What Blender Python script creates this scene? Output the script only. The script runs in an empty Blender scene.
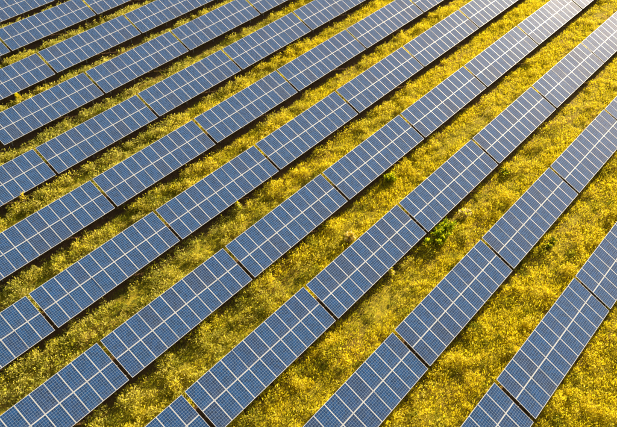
import bpy, bmesh, math, random
import numpy as np
from mathutils import Matrix, Vector

random.seed(7)
rng = np.random.default_rng(11)
sc = bpy.context.scene
col = sc.collection
R = math.radians

# ------------------------------------------------------------------ camera
TILT = R(23.33)
SLOPE = 3.32                       # two modules up the slope
LOW_Z = 1.00                       # height of the low edge above ground
HIGH_Z = LOW_Z + SLOPE * math.sin(TILT)
CAM_F, CAM_AZ, CAM_PITCH, CAM_ROLL = 655.54, -0.8510, 0.8054, -0.0023
CAM_POS = Vector((-11.923, -48.996, 36.27 + HIGH_Z))
cam_d = bpy.data.cameras.new('camera')
cam_d.sensor_width = 36
cam_d.lens = CAM_F / 617 * 36
cam_d.clip_end = 2000
cam = bpy.data.objects.new('camera', cam_d)
col.objects.link(cam)
CAM_R = Matrix.Rotation(CAM_AZ, 3, 'Z') @ Matrix.Rotation(CAM_PITCH, 3, 'X') @ Matrix.Rotation(CAM_ROLL, 3, 'Z')
cam.matrix_world = Matrix.Translation(CAM_POS) @ CAM_R.to_4x4()
sc.camera = cam

# ------------------------------------------------------------------ sky, sun, exposure
SUN_EL, SUN_A = R(18), R(2.2)       # SUN_A: from +X (along the rows) towards +Y
world = bpy.data.worlds.new('World')
sc.world = world
world.use_nodes = True
wn = world.node_tree
sky = wn.nodes.new('ShaderNodeTexSky')
sky.sky_type = 'NISHITA'
sky.sun_disc = False
sky.sun_elevation = SUN_EL
sky.sun_rotation = R(90) - SUN_A
sky.air_density = 1.0
sky.dust_density = 4.0
wn.links.new(sky.outputs[0], wn.nodes['Background'].inputs[0])
wn.nodes['Background'].inputs[1].default_value = 0.05
sun_d = bpy.data.lights.new('sun', 'SUN')
sun_d.energy = 5.0
sun_d.angle = R(0.53)
sun_d.color = (1.0, 0.86, 0.60)
sun = bpy.data.objects.new('sun', sun_d)
col.objects.link(sun)
to_sun = Vector((math.cos(SUN_EL) * math.cos(SUN_A), math.cos(SUN_EL) * math.sin(SUN_A), math.sin(SUN_EL)))
sun.rotation_euler = (-to_sun).to_track_quat('-Z', 'Y').to_euler()
sun.location = to_sun * 120
sc.view_settings.view_transform = 'Standard'
sc.view_settings.look = 'None'
sc.view_settings.gamma = 1
sc.view_settings.use_curve_mapping = False
sc.view_settings.exposure = 1.85

# ------------------------------------------------------------------ layout of the solar field (x runs along the rows)
MOD_W, MOD_L, MOD_GAP = 1.003, 1.65, 0.014
NMOD = 11
TABLE_LEN = NMOD * (MOD_W + MOD_GAP) - MOD_GAP
TABLE_STEP = 11.44
TABLE_GAP = TABLE_STEP - TABLE_LEN
PITCH, S0, S1 = 7.2074, 18.1303, 0.9802
DX = [0.2165, -0.0694, -0.0009, 0.0062, -0.1532, -0.0854, -0.1409, 0.0348, 0.0365, 0.1558]
DY = [0.4376, -0.1051, -0.0162, -0.1376, -0.3062, -0.1413, -0.0562, 0.0019, 0.1015, 0.2215]
COS_T, SIN_T = math.cos(TILT), math.sin(TILT)

def row_y(i):                      # y of the high edge
    return -(i - 3) * PITCH + (DY[i] if 0 <= i < 10 else (0.4 if i < 0 else 0.2))
def row_s(i):
    return S0 + (i - 3) * S1 + (DX[i] if 0 <= i < 10 else 0.1)
ROWS = list(range(-3, 10))
LOW_Y = np.array([row_y(i) - SLOPE * COS_T for i in ROWS])

_Ri = np.array(CAM_R)
_C = np.array(CAM_POS)
def project(P):
    v = (np.asarray(P, float) - _C) @ _Ri
    z = np.where(v[..., 2] < -1, -v[..., 2], 1e9)
    return 308.5 + CAM_F * v[..., 0] / z, 213.5 - CAM_F * v[..., 1] / z

# smooth value noise for the meadow
_tab = rng.random((256, 256))
def vnoise(x, y):
    xi = np.floor(x).astype(int); yi = np.floor(y).astype(int)
    fx = x - xi; fy = y - yi
    fx = fx * fx * (3 - 2 * fx); fy = fy * fy * (3 - 2 * fy)
    a = _tab[xi % 256, yi % 256]; b = _tab[(xi + 1) % 256, yi % 256]
    c = _tab[xi % 256, (yi + 1) % 256]; d = _tab[(xi + 1) % 256, (yi + 1) % 256]
    return (a * (1 - fx) + b * fx) * (1 - fy) + (c * (1 - fx) + d * fx) * fy
def fbm(x, y, s, o=0.0):
    x = x / s + o; y = y / s + o * 1.7
    return (vnoise(x, y) + .5 * vnoise(2.1 * x + 9, 2.1 * y + 5) + .25 * vnoise(4.3 * x + 3, 4.3 * y + 31)) / 1.75
def ground_h(x, y):
    return 0.16 * (fbm(x, y, 7.0, 3.3) - 0.5) + 0.08 * (vnoise(x / 1.3 + 50, y / 1.1 + 20) - 0.5)

# ------------------------------------------------------------------ materials
def mat(name):
    m = bpy.data.materials.new(name)
    m.use_nodes = True
    n = m.node_tree
    return m, n, n.nodes['Principled BSDF']

def node(n, kind, **kw):
    o = n.nodes.new(kind)
    for k, v in kw.items():
        setattr(o, k, v)
    return o

def math_node(n, op, a, b=None, c=None):
    o = node(n, 'ShaderNodeMath', operation=op)
    for i, v in enumerate((a, b, c)):
        if v is None: continue
        if isinstance(v, (int, float)): o.inputs[i].default_value = v
        else: n.links.new(v, o.inputs[i])
    return o.outputs[0]

def mix_col(n, fac, a, b, mode='MIX'):
    o = node(n, 'ShaderNodeMix', data_type='RGBA', blend_type=mode)
    for i, v in ((0, fac), (6, a), (7, b)):
        if isinstance(v, (int, float)): o.inputs[i].default_value = v
        elif isinstance(v, tuple): o.inputs[i].default_value = (*v, 1)
        else: n.links.new(v, o.inputs[i])
    return o.outputs[2]

def panel_material():
    m, n, p = mat('solar_glass')
    uv = node(n, 'ShaderNodeUVMap', uv_map='UVMap')
    sep = node(n, 'ShaderNodeSeparateXYZ')
    n.links.new(uv.outputs[0], sep.inputs[0])
    # metres inside the laminate -> 6 x 10 cells, 12 mm white margin
    def axis(sock, size, cells, margin, gap):
        pitch = (size - 2 * margin) / cells
        t = math_node(n, 'DIVIDE', math_node(n, 'SUBTRACT', math_node(n, 'MULTIPLY', sock, size), margin), pitch)
        inside = math_node(n, 'MULTIPLY', math_node(n, 'GREATER_THAN', t, 0.0), math_node(n, 'LESS_THAN', t, float(cells)))
        fr = math_node(n, 'FRACT', t)
        d = math_node(n, 'ABSOLUTE', math_node(n, 'SUBTRACT', fr, 0.5))
        cell = math_node(n, 'LESS_THAN', d, 0.5 - gap / pitch / 2)
        return math_node(n, 'MULTIPLY', inside, cell), fr, t
    cu, fu, tu = axis(sep.outputs[0], MOD_W - 2 * .022, 6, 0.006, 0.008)
    cv, fv, tv = axis(sep.outputs[1], MOD_L - 2 * .022, 10, 0.008, 0.009)
    cell = math_node(n, 'MULTIPLY', cu, cv)
    # three busbars a cell, running along the module
    bb = math_node(n, 'ABSOLUTE', math_node(n, 'SUBTRACT', math_node(n, 'FRACT', math_node(n, 'MULTIPLY', fu, 3.0)), 0.5))
    bus = math_node(n, 'LESS_THAN', bb, 0.035)
    info = node(n, 'ShaderNodeObjectInfo')
    # colour of each cell: module tint + cell to cell difference
    comb = node(n, 'ShaderNodeCombineXYZ')
    n.links.new(math_node(n, 'FLOOR', tu), comb.inputs[0]); n.links.new(math_node(n, 'FLOOR', tv), comb.inputs[1])
    n.links.new(math_node(n, 'MULTIPLY', info.outputs['Random'], 97.0), comb.inputs[2])
    wn_ = node(n, 'ShaderNodeTexWhiteNoise', noise_dimensions='3D')
    n.links.new(comb.outputs[0], wn_.inputs[0])
    ramp = node(n, 'ShaderNodeValToRGB')
    cr = ramp.color_ramp
    cr.elements[0].position = 0; cr.elements[0].color = (0.0008, 0.037, 0.125, 1)
    cr.elements[1].position = 1; cr.elements[1].color = (0.012, 0.042, 0.120, 1)
    cr.elements[1].color = (0.009, 0.030, 0.090, 1)
    e = cr.elements.new(.45); e.color = (0.0012, 0.038, 0.130, 1)
    e = cr.elements.new(.86); e.color = (0.003, 0.033, 0.115, 1)
    n.links.new(info.outputs['Random'], ramp.inputs[0])
    # poly-crystal grain
    tc = node(n, 'ShaderNodeTexCoord')
    vor = node(n, 'ShaderNodeTexVoronoi'); vor.inputs['Scale'].default_value = 45
    n.links.new(tc.outputs['Object'], vor.inputs['Vector'])
    grain = math_node(n, 'ADD', math_node(n, 'MULTIPLY', vor.outputs['Color'], 0.5), math_node(n, 'MULTIPLY', wn_.outputs[0], 0.7))
    grain = math_node(n, 'ADD', grain, 0.45)
    gcol = node(n, 'ShaderNodeCombineColor')
    for i in range(3): n.links.new(grain, gcol.inputs[i])
    c = mix_col(n, 1.0, ramp.outputs[0], gcol.outputs[0], 'MULTIPLY')
    c = mix_col(n, math_node(n, 'MULTIPLY', bus, 0.35), c, (0.17, 0.24, 0.34))
    c = mix_col(n, cell, (0.27, 0.36, 0.50), c)
    # dust film, thicker along the low edge of each module
    nz = node(n, 'ShaderNodeTexNoise'); nz.inputs['Scale'].default_value = 2.2; nz.inputs['Detail'].default_value = 5
    geo = node(n, 'ShaderNodeNewGeometry')
    n.links.new(geo.outputs['Position'], nz.inputs['Vector'])
    low = math_node(n, 'POWER', math_node(n, 'SUBTRACT', 1.0, sep.outputs[1]), 9.0)
    dust = math_node(n, 'ADD', math_node(n, 'MULTIPLY', nz.outputs[0], 0.05), math_node(n, 'MULTIPLY', low, 0.10))
    c = mix_col(n, dust, c, (0.30, 0.25, 0.19))
    n.links.new(c, p.inputs['Base Color'])
    rr = math_node(n, 'ADD', math_node(n, 'MULTIPLY', nz.outputs[0], 0.05), 0.07)
    n.links.new(rr, p.inputs['Roughness'])
    p.inputs['IOR'].default_value = 1.5
    p.inputs['Sheen Weight'].default_value = 0.22       # forward-scattering dust film
    p.inputs['Sheen Roughness'].default_value = 0.35
    p.inputs['Sheen Tint'].default_value = (1.0, 0.68, 0.60, 1)
    return m

def metal(name, colr, rough, metallic):
    m, n, p = mat(name)
    nz = node(n, 'ShaderNodeTexNoise'); nz.inputs['Scale'].default_value = 6; nz.inputs['Detail'].default_value = 6
    geo = node(n, 'ShaderNodeNewGeometry'); n.links.new(geo.outputs['Position'], nz.inputs['Vector'])
    c = mix_col(n, nz.outputs[0], tuple(v * .8 for v in colr), tuple(min(1, v * 1.15) for v in colr))
    n.links.new(c, p.inputs['Base Color'])
    p.inputs['Roughness'].default_value = rough
    p.inputs['Metallic'].default_value = metallic
    return m

def plant_material(name, trans=0.55):
    m, n, p = mat(name)
    n.nodes.remove(p)
    at = node(n, 'ShaderNodeAttribute', attribute_name='tint')
    df = node(n, 'ShaderNodeBsdfDiffuse'); tr = node(n, 'ShaderNodeBsdfTranslucent')
    mx = node(n, 'ShaderNodeMixShader'); mx.inputs[0].default_value = trans
    n.links.new(at.outputs['Color'], df.inputs['Color']); n.links.new(at.outputs['Color'], tr.inputs['Color'])
    n.links.new(df.outputs[0], mx.inputs[1]); n.links.new(tr.outputs[0], mx.inputs[2])
    n.links.new(mx.outputs[0], n.nodes['Material Output'].inputs['Surface'])
    return m

def ground_material():
    m, n, p = mat('meadow_soil')
    geo = node(n, 'ShaderNodeNewGeometry')
    def noise(scale, detail=8, sx=1.0):
        mp = node(n, 'ShaderNodeMapping'); mp.inputs['Scale'].default_value = (scale * sx, scale, scale)
        n.links.new(geo.outputs['Position'], mp.inputs['Vector'])
        z = node(n, 'ShaderNodeTexNoise'); z.inputs['Scale'].default_value = 1; z.inputs['Detail'].default_value = detail
        z.inputs['Roughness'].default_value = .65
        n.links.new(mp.outputs[0], z.inputs['Vector'])
        return z.outputs[0]
    r1 = node(n, 'ShaderNodeValToRGB'); cr = r1.color_ramp
    cr.elements[0].position = .3; cr.elements[0].color = (0.12, 0.095, 0.010, 1)
    cr.elements[1].position = .7; cr.elements[1].color = (0.44, 0.33, 0.014, 1)
    e = cr.elements.new(.5); e.color = (0.27, 0.21, 0.012, 1)
    n.links.new(noise(2.6, 10), r1.inputs[0])
    r2 = node(n, 'ShaderNodeValToRGB'); cr = r2.color_ramp
    cr.elements[0].position = .5; cr.elements[0].color = (0, 0, 0, 1)
    cr.elements[1].position = .68; cr.elements[1].color = (1, 1, 1, 1)
    n.links.new(noise(.35, 6, .4), r2.inputs[0])
    c = mix_col(n, r2.outputs[0], r1.outputs[0], (0.22, 0.115, 0.035))
    r3 = node(n, 'ShaderNodeValToRGB'); cr = r3.color_ramp          # brown earth below the tables, darkened to deepen their shade
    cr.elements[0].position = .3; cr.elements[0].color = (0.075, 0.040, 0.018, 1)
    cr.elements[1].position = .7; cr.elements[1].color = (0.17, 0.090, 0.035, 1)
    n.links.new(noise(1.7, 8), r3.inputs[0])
    bare_shade = node(n, 'ShaderNodeAttribute', attribute_name='bare_shade')
    c = mix_col(n, bare_shade.outputs['Fac'], c, r3.outputs[0])
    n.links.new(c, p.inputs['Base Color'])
    p.inputs['Roughness'].default_value = 1
    p.inputs['Specular IOR Level'].default_value = 0.1
    bp = node(n, 'ShaderNodeBump'); bp.inputs['Strength'].default_value = .8; bp.inputs['Distance'].default_value = .08
    n.links.new(noise(9, 8), bp.inputs['Height'])
    n.links.new(bp.outputs[0], p.inputs['Normal'])
    return m

M_GLASS = panel_material()
M_FRAME = metal('anodised_aluminium', (0.54, 0.535, 0.54), 0.5, 0.0)
M_STEEL = metal('galvanised_steel', (0.42, 0.42, 0.41), 0.45, 0.6)
M_CABLE = metal('black_cable', (0.03, 0.03, 0.03), 0.6, 0.0)
M_PLANT = plant_material('meadow_plants')
M_SOIL = ground_material()

# ------------------------------------------------------------------ mesh helpers
def add_box(bm, x0, x1, y0, y1, z0, z1):
    v = [bm.verts.new((x, y, z)) for z in (z0, z1) for y in (y0, y1) for x in (x0, x1)]
    for f in ((0, 2, 3, 1), (4, 5, 7, 6), (0, 1, 5, 4), (2, 6, 7, 3), (0, 4, 6, 2), (1, 3, 7, 5)):
        bm.faces.new([v[i] for i in f])

def mesh_from(name, bm, m):
    me = bpy.data.meshes.new(name)
    bm.to_mesh(me); bm.free()
    me.materials.append(m)
    return me

def place(name, me, parent=None, loc=(0, 0, 0), rot=(0, 0, 0)):
    o = bpy.data.objects.new(name, me)
    col.objects.link(o)
    o.parent = parent
    o.location = loc
    o.rotation_euler = rot
    return o

# ------------------------------------------------------------------ ground: one sheet, finer where the field is
def build_ground():
    def ticks(a, b, lo, hi, st):
        t = list(np.arange(lo, hi + 1e-6, st))
        pre, d, v = [], st, lo
        while v > a: d *= 1.5; v -= d; pre.append(v)
        post, d, v = [], st, hi
        while v < b: d *= 1.5; v += d; post.append(v)
        return np.array(pre[::-1] + t + post)
    X = ticks(-600, 700, -30, 85, .6); Y = ticks(-650, 650, -62, 46, .6)
    gx, gy = np.meshgrid(X, Y, indexing='ij')
    fade = np.clip((np.minimum.reduce([gx + 34, 89 - gx, gy + 66, 50 - gy])) / 4, 0, 1)
    gz = ground_h(gx, gy) * fade
    V = np.stack([gx, gy, gz], -1).reshape(-1, 3)
    nx, ny = len(X), len(Y)
    idx = np.arange(nx * ny).reshape(nx, ny)
    F = np.stack([idx[:-1, :-1], idx[1:, :-1], idx[1:, 1:], idx[:-1, 1:]], -1).reshape(-1, 4)
    me = bpy.data.meshes.new('ground')
    me.from_pydata(V.tolist(), [], F.tolist())
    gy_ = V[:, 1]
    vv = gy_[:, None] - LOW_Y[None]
    bare_shade = (np.clip((vv + .5) / .6, 0, 1) * np.clip((3.6 - vv) / .6, 0, 1)).max(1)  # band under each row: brown soil with table shade put into its colour
    at = me.attributes.new('bare_shade', 'FLOAT', 'POINT')
    at.data.foreach_set('value', bare_shade.astype(np.float32))
    me.shade_smooth()
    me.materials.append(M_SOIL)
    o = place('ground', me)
    o['kind'] = 'structure'
build_ground()

# ------------------------------------------------------------------ one solar table and its parts
FW, FH = 0.022, 0.040              # frame width, panel thickness
def panel_mesh():
    bm = bmesh.new()
    x0, x1, y0, y1 = FW - .004, MOD_W - FW + .004, FW - .004, MOD_L - FW + .004
    add_box(bm, x0, x1, y0, y1, FH - .010, FH - .003)
    me = mesh_from('solar_panel', bm, M_GLASS)
    uvl = me.uv_layers.new(name='UVMap')
    for lp in me.loops:
        c = me.vertices[lp.vertex_index].co
        uvl.data[lp.index].uv = ((c.x - FW) / (MOD_W - 2 * FW), (c.y - FW) / (MOD_L - 2 * FW))
    return me
def frame_mesh():
    bm = bmesh.new()
    add_box(bm, 0, MOD_W, 0, FW, 0, FH)
    add_box(bm, 0, MOD_W, MOD_L - FW, MOD_L, 0, FH)
    add_box(bm, 0, FW, FW, MOD_L - FW, 0, FH)
    add_box(bm, MOD_W - FW, MOD_W, FW, MOD_L - FW, 0, FH)
    return mesh_from('frame', bm, M_FRAME)
def purlin_mesh():
    bm = bmesh.new()
    L = TABLE_LEN / 2 + .06
    add_box(bm, -L, L, -.025, .025, -.008, 0)         # C profile: top, web, bottom
    add_box(bm, -L, L, -.025, -.019, -.062, -.008)
    add_box(bm, -L, L, -.025, .025, -.070, -.062)
    return mesh_from('purlin', bm, M_STEEL)
def rafter_mesh():
    bm = bmesh.new()
    add_box(bm, -.030, .030, .12, SLOPE - .12, -.078, -.070)
    add_box(bm, -.004, .004, .12, SLOPE - .12, -.162, -.078)
    add_box(bm, -.030, .030, .12, SLOPE - .12, -.170, -.162)
    return mesh_from('rafter', bm, M_STEEL)
ORIGIN_Z = LOW_Z - FH * COS_T       # underside of the panels at the low edge
ORIGIN_Y = FH * SIN_T               # so that the top face's low edge is at local y = 0
def slope_pt(v, w):                 # v metres up the slope, w along the normal
    return ORIGIN_Y + v * COS_T - w * SIN_T, ORIGIN_Z + v * SIN_T + w * COS_T
def post_mesh(v):
    y, z = slope_pt(v, -.165)
    bm = bmesh.new()
    add_box(bm, -.050, .050, -.030, -.024, -.55, z)
    add_box(bm, -.050, -.044, -.024, .030, -.55, z)
    add_box(bm, .044, .050, -.024, .030, -.55, z)
    return mesh_from('support_post', bm, M_STEEL), y
def brace_mesh():
    y0, z0 = slope_pt(2.45, -.2)
    y1, z1 = slope_pt(1.35, -.165)
    bm = bmesh.new()
    a, b = Vector((0, y0, z0 - .75)), Vector((0, y1, z1))
    d = (b - a).normalized(); s = Vector((.02, 0, 0)); u = d.cross(Vector((1, 0, 0))) * .02
    ring = [[bm.verts.new(p + i * s + j * u) for i, j in ((-1, -1), (1, -1), (1, 1), (-1, 1))] for p in (a, b)]
    for k in range(4):
        bm.faces.new((ring[0][k], ring[0][(k + 1) % 4], ring[1][(k + 1) % 4], ring[1][k]))
    bm.faces.new(ring[0][::-1]); bm.faces.new(ring[1])
    return mesh_from('brace', bm, M_STEEL)
def cable_mesh():
    bm = bmesh.new()
    pts = []
    for t in np.linspace(0, 1, 9):
        x = TABLE_LEN / 2 - .5 + t * 1.35
        y, z = slope_pt(1.64 + .05 * math.sin(9 * t), -.10)
        pts.append(Vector((x, y, z - .16 * math.sin(math.pi * t))))
    prev = None
    for p in pts:
        r = [bm.verts.new(p + Vector((0, .016 * math.cos(a), .016 * math.sin(a)))) for a in (0, 1.57, 3.14, 4.71)]
        if prev:
            for k in range(4): bm.faces.new((prev[k], prev[(k + 1) % 4], r[(k + 1) % 4], r[k]))
        prev = r
    return mesh_from('cable', bm, M_CABLE)

ME_PANEL, ME_FRAME, ME_PURLIN, ME_RAFTER, ME_BRACE, ME_CABLE = panel_mesh(), frame_mesh(), purlin_mesh(), rafter_mesh(), brace_mesh(), cable_mesh()
(ME_FRONT, Y_FRONT), (ME_REAR, Y_REAR) = post_mesh(.75), post_mesh(2.55)
RAFTERS = (-4.6, -1.55, 1.55, 4.6)

def solar_table(x, y, z, yaw, label):
    t = bpy.data.objects.new('solar_table', None)
    t.empty_display_size = .5
    col.objects.link(t)
    t.location = (x, y, z)
    t.rotation_euler = (0, 0, yaw)
    t['label'] = label; t['category'] = 'solar table'; t['group'] = 'solar tables in parallel rows'
    for r in (0, 1):
        for k in range(NMOD):
            yy, zz = slope_pt(r * (MOD_L + .014), 0)
            p = place('solar_panel', ME_PANEL, t, (-TABLE_LEN / 2 + k * (MOD_W + MOD_GAP), yy, zz + random.uniform(0, .004)),
                      (TILT + R(random.gauss(0, .16)), R(random.gauss(0, .2)), 0))
            place('frame', ME_FRAME, p)
    for v in (.38, 1.27, 2.05, 2.94):
        yy, zz = slope_pt(v, 0); place('purlin', ME_PURLIN, t, (0, yy, zz), (TILT, 0, 0))
    for x_ in RAFTERS:
        yy, zz = slope_pt(0, 0); place('rafter', ME_RAFTER, t, (x_, yy, zz), (TILT, 0, 0))
        place('support_post', ME_FRONT, t, (x_, Y_FRONT, 0)); place('support_post', ME_REAR, t, (x_, Y_REAR, 0))
        place('brace', ME_BRACE, t, (x_, 0, 0))
    place('cable', ME_CABLE, t)
    return t

ORD = ['', 'first', 'second', 'third', 'fourth', 'fifth', 'sixth', 'seventh', 'eighth', 'ninth', 'tenth', 'eleventh', 'twelfth']
visible = []
for i in ROWS:
    yl = row_y(i) - SLOPE * COS_T
    found = []
    for k in range(-4, 6):
        x0 = row_s(i) + k * TABLE_STEP + TABLE_GAP / 2
        g = np.linspace(0, 1, 45)
        gu, gv = np.meshgrid(g, np.linspace(0, 1, 12))
        P = np.stack([x0 + gu * TABLE_LEN, yl + gv * SLOPE * COS_T, LOW_Z + gv * SLOPE * SIN_T], -1)
        px, py = project(P)
        n = ((px > 1) & (px < 616) & (py > 1) & (py < 426)).sum()
        if n > 3: found.append((k, x0, yl, n))
    if found: visible.append((i, found))
TABLES = []
for ri, (i, found) in enumerate(visible):
    for ti, (k, x0, yl, n) in enumerate(found):
        nt = len(found)
        if nt == 1: pos = 'only table seen'
        elif ti == 0: pos = 'lowest left table'
        elif ti == nt - 1: pos = 'farthest upper right table'
        else: pos = ORD[ti + 1] + ' table from the left'
        rw = 'the row across the top left corner' if ri == 0 else 'the lower right row' if ri == len(visible) - 1 else ORD[ri + 1] + ' row from the top left corner'
        label = 'blue solar table, ' + pos + ' in ' + rw
        solar_table(x0 + TABLE_LEN / 2, yl, random.uniform(-.03, .03), R(random.gauss(0, .10)), label)
        TABLES.append((i, x0, yl))
    # the row goes on past the frame: its next table still shades the ground in view
    solar_table(found[-1][1] + TABLE_STEP + TABLE_LEN / 2, yl, 0, 0,
                'blue solar table continuing ' + rw + ' beyond the upper right border')

# ------------------------------------------------------------------ meadow: leaf-shaped blades gathered in tufts
GOLD = np.array((0.74, 0.57, 0.004)); YEL = np.array((0.62, 0.58, 0.008)); GRN = np.array((0.16, 0.22, 0.010))
DRK = np.array((0.05, 0.075, 0.010)); STRAW = np.array((0.70, 0.58, 0.20)); BRN = np.array((0.20, 0.115, 0.035))
PAL = np.stack([GOLD, YEL, GRN, DRK, STRAW, BRN])

def blades_mesh(name, base, az, lean, length, width, tint, m):
    """one bent diamond (two triangles) for each blade"""
    n = len(base)
    d = np.stack([np.cos(az) * np.sin(lean), np.sin(az) * np.sin(lean), np.cos(lean)], -1)
    s = np.stack([-np.sin(az), np.cos(az), np.zeros(n)], -1)
    tw = rng.uniform(-.9, .9, n)[:, None]
    up = np.cross(d, s)
    s = s * np.cos(tw) + up * np.sin(tw)
    mid = base + d * (length * .55)[:, None]
    d2 = d.copy(); d2[:, 2] -= .35; d2 /= np.linalg.norm(d2, axis=1)[:, None]
    tip = mid + d2 * (length * .45)[:, None]
    V = np.empty((n, 4, 3), np.float32)
    V[:, 0] = base; V[:, 1] = mid + s * (width / 2)[:, None]; V[:, 2] = tip; V[:, 3] = mid - s * (width / 2)[:, None]
    o = (np.arange(n) * 4)[:, None]
    F = (o + np.array([[0, 1, 3, 1, 2, 3]])).reshape(-1).astype(np.int32)
    me = bpy.data.meshes.new(name)
    me.vertices.add(4 * n); me.vertices.foreach_set('co', V.reshape(-1))
    me.loops.add(6 * n); me.loops.foreach_set('vertex_index', F)
    me.polygons.add(2 * n); me.polygons.foreach_set('loop_start', (np.arange(2 * n) * 3).astype(np.int32))
    at = me.attributes.new('tint', 'FLOAT_COLOR', 'POINT')
    C = np.ones((n, 4, 4), np.float32); C[:, :, :3] = tint[:, None, :]
    at.data.foreach_set('color', C.reshape(-1))
    me.update(calc_edges=True)
    me.materials.append(m)
    return me

def meadow():
    # candidate tufts over the ground the frame can see, with a margin
    N = 345000
    x = rng.uniform(-30, 82, N); y = rng.uniform(-60, 44, N)
    px, py = project(np.stack([x, y, np.full(N, .2)], -1))
    keep = (px > -45) & (px < 662) & (py > -45) & (py < 475)
    x, y = x[keep], y[keep]
    # place across the row: 0 at low edge, up to 3.05 under the table
    j = np.argmin(np.where(y[:, None] - LOW_Y[None] > -2.1, y[:, None] - LOW_Y[None] + 2.1, 1e9), axis=1)
    v = y - LOW_Y[j]
    depth = ((x - 18) * .75 + (y + 14) * .66) / 24             # -1 near .. +1 far
    right0 = ((x - 18) * .658 - (y + 14) * .753) / 26
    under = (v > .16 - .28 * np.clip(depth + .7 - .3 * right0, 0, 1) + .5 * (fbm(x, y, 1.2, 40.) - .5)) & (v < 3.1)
    right = ((x - 18) * .658 - (y + 14) * .753) / 26           # -1 left of frame .. +1 right
    patch = fbm(x * .6, y, 4.5, 7.1)
    streak = fbm(x * .10, y, .7, 2.2)
    track = np.exp(-((v + 1.75 + .25 * (fbm(x, y * 0, 9., 4.4) - .5)) / .17) ** 2) * np.clip((fbm(x * .5, y * .2, 3.5, 21.) - .36) * 5, 0, 1) * np.clip(.75 - .5 * right, .25, 1)
    weed = np.clip((fbm(x * .8, y, 1.3, 13.7) - .47) * 8 - right * .9 + .35 * (np.abs(v + .3) < .6), 0, 1)
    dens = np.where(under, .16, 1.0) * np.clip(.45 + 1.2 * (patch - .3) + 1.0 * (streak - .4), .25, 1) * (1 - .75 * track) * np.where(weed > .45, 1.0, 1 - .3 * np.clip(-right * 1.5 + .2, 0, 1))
    k = rng.random(len(x)) < dens
    x, y, v, under, right, depth, patch, streak, weed, track = [a[k] for a in (x, y, v, under, right, depth, patch, streak, weed, track)]
    n = len(x)
    isw = rng.random(n) < (.08 + .7 * weed) * np.where(under, .2, 1)
    hgt = np.where(isw, rng.uniform(.28, .75, n) * (.55 + .85 * weed), rng.uniform(.14, .32, n) * (.6 + .7 * patch))
    hgt *= np.where(under, .55, 1) * (1 - .6 * track) * np.clip(.55 + streak, .6, 1.3)
    rad = np.where(isw, rng.uniform(.16, .34, n), rng.uniform(.18, .38, n))
    nb = np.where(isw, rng.integers(18, 28, n), rng.integers(10, 16, n))
    # colour weights of each tuft: gold, yellow, green, dark, straw, brown
    g = np.clip(.50 + .80 * right + 2.0 * (patch - .45) + 1.6 * (streak - .45) - .4 * track, 0, 1)
    Wt = np.stack([.1 + 1.3 * g, .8 + 0 * g, .10 + 1.5 * (1 - g), .03 + .7 * (1 - g), .10 + .9 * isw * (1 - .8 * g), .06 + .9 * track], 1)
    left = np.clip(-right * 1.6 + .25, 0, 1)
    low_ = ~isw
    Wt[low_, 3] += 1.7 * left[low_]; Wt[low_, 2] += .8 * left[low_]; Wt[low_, 0] *= 1 - .6 * left[low_]; Wt[low_, 1] *= 1 - .5 * left[low_]
    Wt[isw, 4] += .8 * left[isw]; Wt[isw, 1] += .5 * left[isw]; Wt[isw, 3] *= 1 - .4 * left[isw]
    spot = (np.clip((fbm(x * .7, y, .6, 61.) - .60) * 9, 0, 1) * np.clip(1 - depth * .8 - .3 * right, .25, 1))[:, None]        # clumps of dark broad-leaved weeds
    Wt = Wt * (1 - .8 * spot) + spot * np.array((.1, .1, .5, 1.3, .0, .1))
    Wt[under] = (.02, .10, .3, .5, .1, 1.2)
    Wt *= rng.uniform(.3, 1.7, Wt.shape)
    Wt /= Wt.sum(1, keepdims=True)
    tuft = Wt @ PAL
    tid = np.repeat(np.arange(n), nb)
    b = len(tid)
    a0 = rng.uniform(0, 2 * np.pi, b); rr = rad[tid] * np.sqrt(rng.random(b))
    bx = x[tid] + rr * np.cos(a0); by = y[tid] + rr * np.sin(a0)
    w_ = isw[tid]
    lift = np.where(w_, hgt[tid] * rng.random(b) ** .8 * .8 * (1 - .5 * (rr / rad[tid]) ** 2), 0)
    bz = ground_h(bx, by) - .02 + lift
    length = np.where(w_, rng.uniform(.10, .22, b), hgt[tid] * rng.uniform(.6, 1.25, b))
    big = 1 + .15 * np.clip(-right * 1.5 + .2, 0, 1)[tid]
    length = np.where(w_, length * big, length)
    width = np.where(w_, rng.uniform(.035, .08, b) * big, rng.uniform(.02, .042, b))
    lean = np.where(w_, rng.uniform(.3, 1.35, b), rng.uniform(.1, .95, b))
    az = a0 + rng.normal(0, .7, b)
    pick = (np.cumsum(Wt, 1)[tid] < rng.random(b)[:, None]).sum(1).clip(0, 5)
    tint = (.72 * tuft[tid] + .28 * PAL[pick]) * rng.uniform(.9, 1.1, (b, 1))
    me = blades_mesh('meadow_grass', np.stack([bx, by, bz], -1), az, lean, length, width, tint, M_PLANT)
    o = place('meadow_grass', me)
    o['kind'] = 'stuff'
    o['label'] = 'yellow and green meadow grass with weeds between the panel rows'
    o['category'] = 'grass'
meadow()

# ------------------------------------------------------------------ single weeds and bushes that stand out
def ground_at(px, py, z=0.0):
    d = CAM_R @ Vector(((px - 308.5) / CAM_F, -(py - 213.5) / CAM_F, -1))
    t = (z - CAM_POS.z) / d.z
    return CAM_POS + d * t

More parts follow.
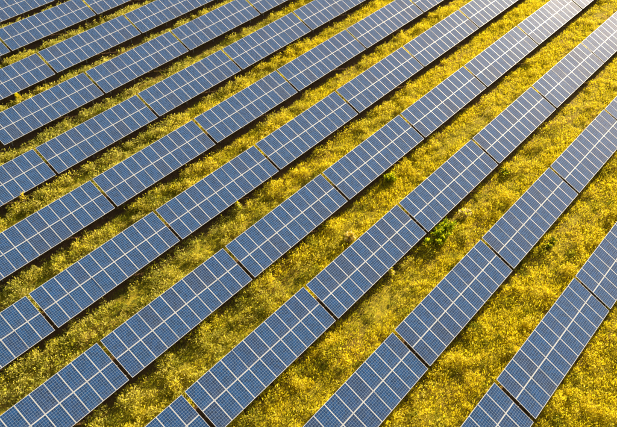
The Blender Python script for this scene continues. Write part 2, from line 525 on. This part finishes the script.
def stems_mesh(tips, m):
    bm = bmesh.new()
    lay = bm.verts.layers.float_color.new('tint')
    for tip in tips:
        root = Vector((tip.x * .25, tip.y * .25, -.06))
        mid = root.lerp(tip, .5) + Vector((random.gauss(0, .03), random.gauss(0, .03), .05))
        prev = None
        for p, rad in ((root, .016), (mid, .012), (tip, .005)):
            ring = [bm.verts.new(p + Vector((rad * math.cos(a), rad * math.sin(a), 0))) for a in (0, 2.09, 4.19)]
            for v in ring: v[lay] = (.22, .17, .03, 1)
            if prev:
                for q in range(3): bm.faces.new((prev[q], prev[(q + 1) % 3], ring[(q + 1) % 3], ring[q]))
            prev = ring
        bm.faces.new(prev)
    return mesh_from('stem', bm, m)

def weed(name, px, py, rx, ry, h, leaves, cols, leaf, label, cat):
    c = ground_at(px, py)
    z = float(ground_h(np.array([c.x]), np.array([c.y]))[0])
    t = bpy.data.objects.new(name, None)
    col.objects.link(t)
    t.location = (c.x, c.y, z); t.empty_display_size = .3
    t['label'] = label; t['category'] = cat
    ns = max(5, int(14 * rx * ry) + 5)
    tips = []
    for _ in range(ns):
        a, q = random.uniform(0, 6.28), math.sqrt(random.random())
        tips.append(Vector((rx * q * math.cos(a), ry * q * math.sin(a), h * random.uniform(.55, 1) * (1 - .35 * q * q))))
    place('stem', stems_mesh(tips, M_PLANT), t)
    T = np.array(tips)
    pick = rng.integers(0, ns, leaves)
    f = rng.uniform(.25, 1.0, leaves)[:, None]
    base = T[pick] * np.concatenate([.25 + .75 * f, .25 + .75 * f, f], 1) + rng.normal(0, .05, (leaves, 3))
    base[:, 2] = np.maximum(base[:, 2], .02)
    cc = np.array(cols)[rng.integers(0, len(cols), leaves)] * rng.uniform(.75, 1.25, (leaves, 1))
    me = blades_mesh('foliage', base, rng.uniform(0, 6.28, leaves), rng.uniform(.3, 1.5, leaves),
                     rng.uniform(.7, 1.3, leaves) * leaf, rng.uniform(.35, .6, leaves) * leaf, cc, M_PLANT)
    place('foliage', me, t)
    return t

BRIGHT = (.29, .38, .010)
weed('green_bush', 440, 238, 2.1, .75, 1.15, 1500, [BRIGHT, GRN, tuple(YEL), BRIGHT], .24,
     'large bright green bush spreading along the low panel edge beside a table gap', 'bush')
weed('dry_weed', 464, 217, .6, .5, 1.0, 340, [tuple(STRAW), tuple(YEL), (.6, .5, .25)], .22,
     'pale straw coloured weed clump just above the large bright green bush', 'weed')
weed('tall_weed', 391, 276, .25, .25, 1.12, 120, [tuple(STRAW), tuple(YEL)], .2,
     'slim pale yellow weed poking up past the low panel edge below the green bush', 'weed')
weed('dry_bush', 350, 240, .6, .5, .8, 300, [tuple(STRAW), tuple(GOLD), (.6, .46, .2)], .22,
     'tan dry bush alone in the middle of the central grass aisle', 'bush')
weed('tall_weed', 240, 210, .35, .35, 1.3, 200, [tuple(YEL), tuple(STRAW), tuple(GRN)], .2,
     'yellow weed rising in front of a low panel edge, left of the centre', 'weed')
weed('green_bush', 390, 181, .8, .55, .9, 460, [tuple(GRN), BRIGHT, tuple(YEL)], .22,
     'mid-sized green bush by the low panel edge above the tan dry bush', 'bush')
weed('tall_weed', 20, 101, .28, .25, 1.35, 150, [tuple(GOLD), tuple(YEL)], .18,
     'golden weed stalk crossing the low panel edge near the upper left border', 'weed')
weed('tall_weed', 25, 203, .3, .3, 1.35, 160, [tuple(GOLD), tuple(STRAW)], .18,
     'golden weed stalk against the low panel edge at mid-height by the left border', 'weed')
weed('dark_bush', 505, 173, .8, .5, .6, 360, [tuple(DRK), tuple(GRN), tuple(DRK), tuple(YEL)], .2,
     'dark green low bush off the corner of a table, right of centre', 'bush')
weed('dark_bush', 550, 247, .8, .55, .55, 340, [tuple(DRK), tuple(GRN), tuple(DRK), tuple(YEL)], .2,
     'dark green low bush in the wide grass aisle at the right', 'bush')
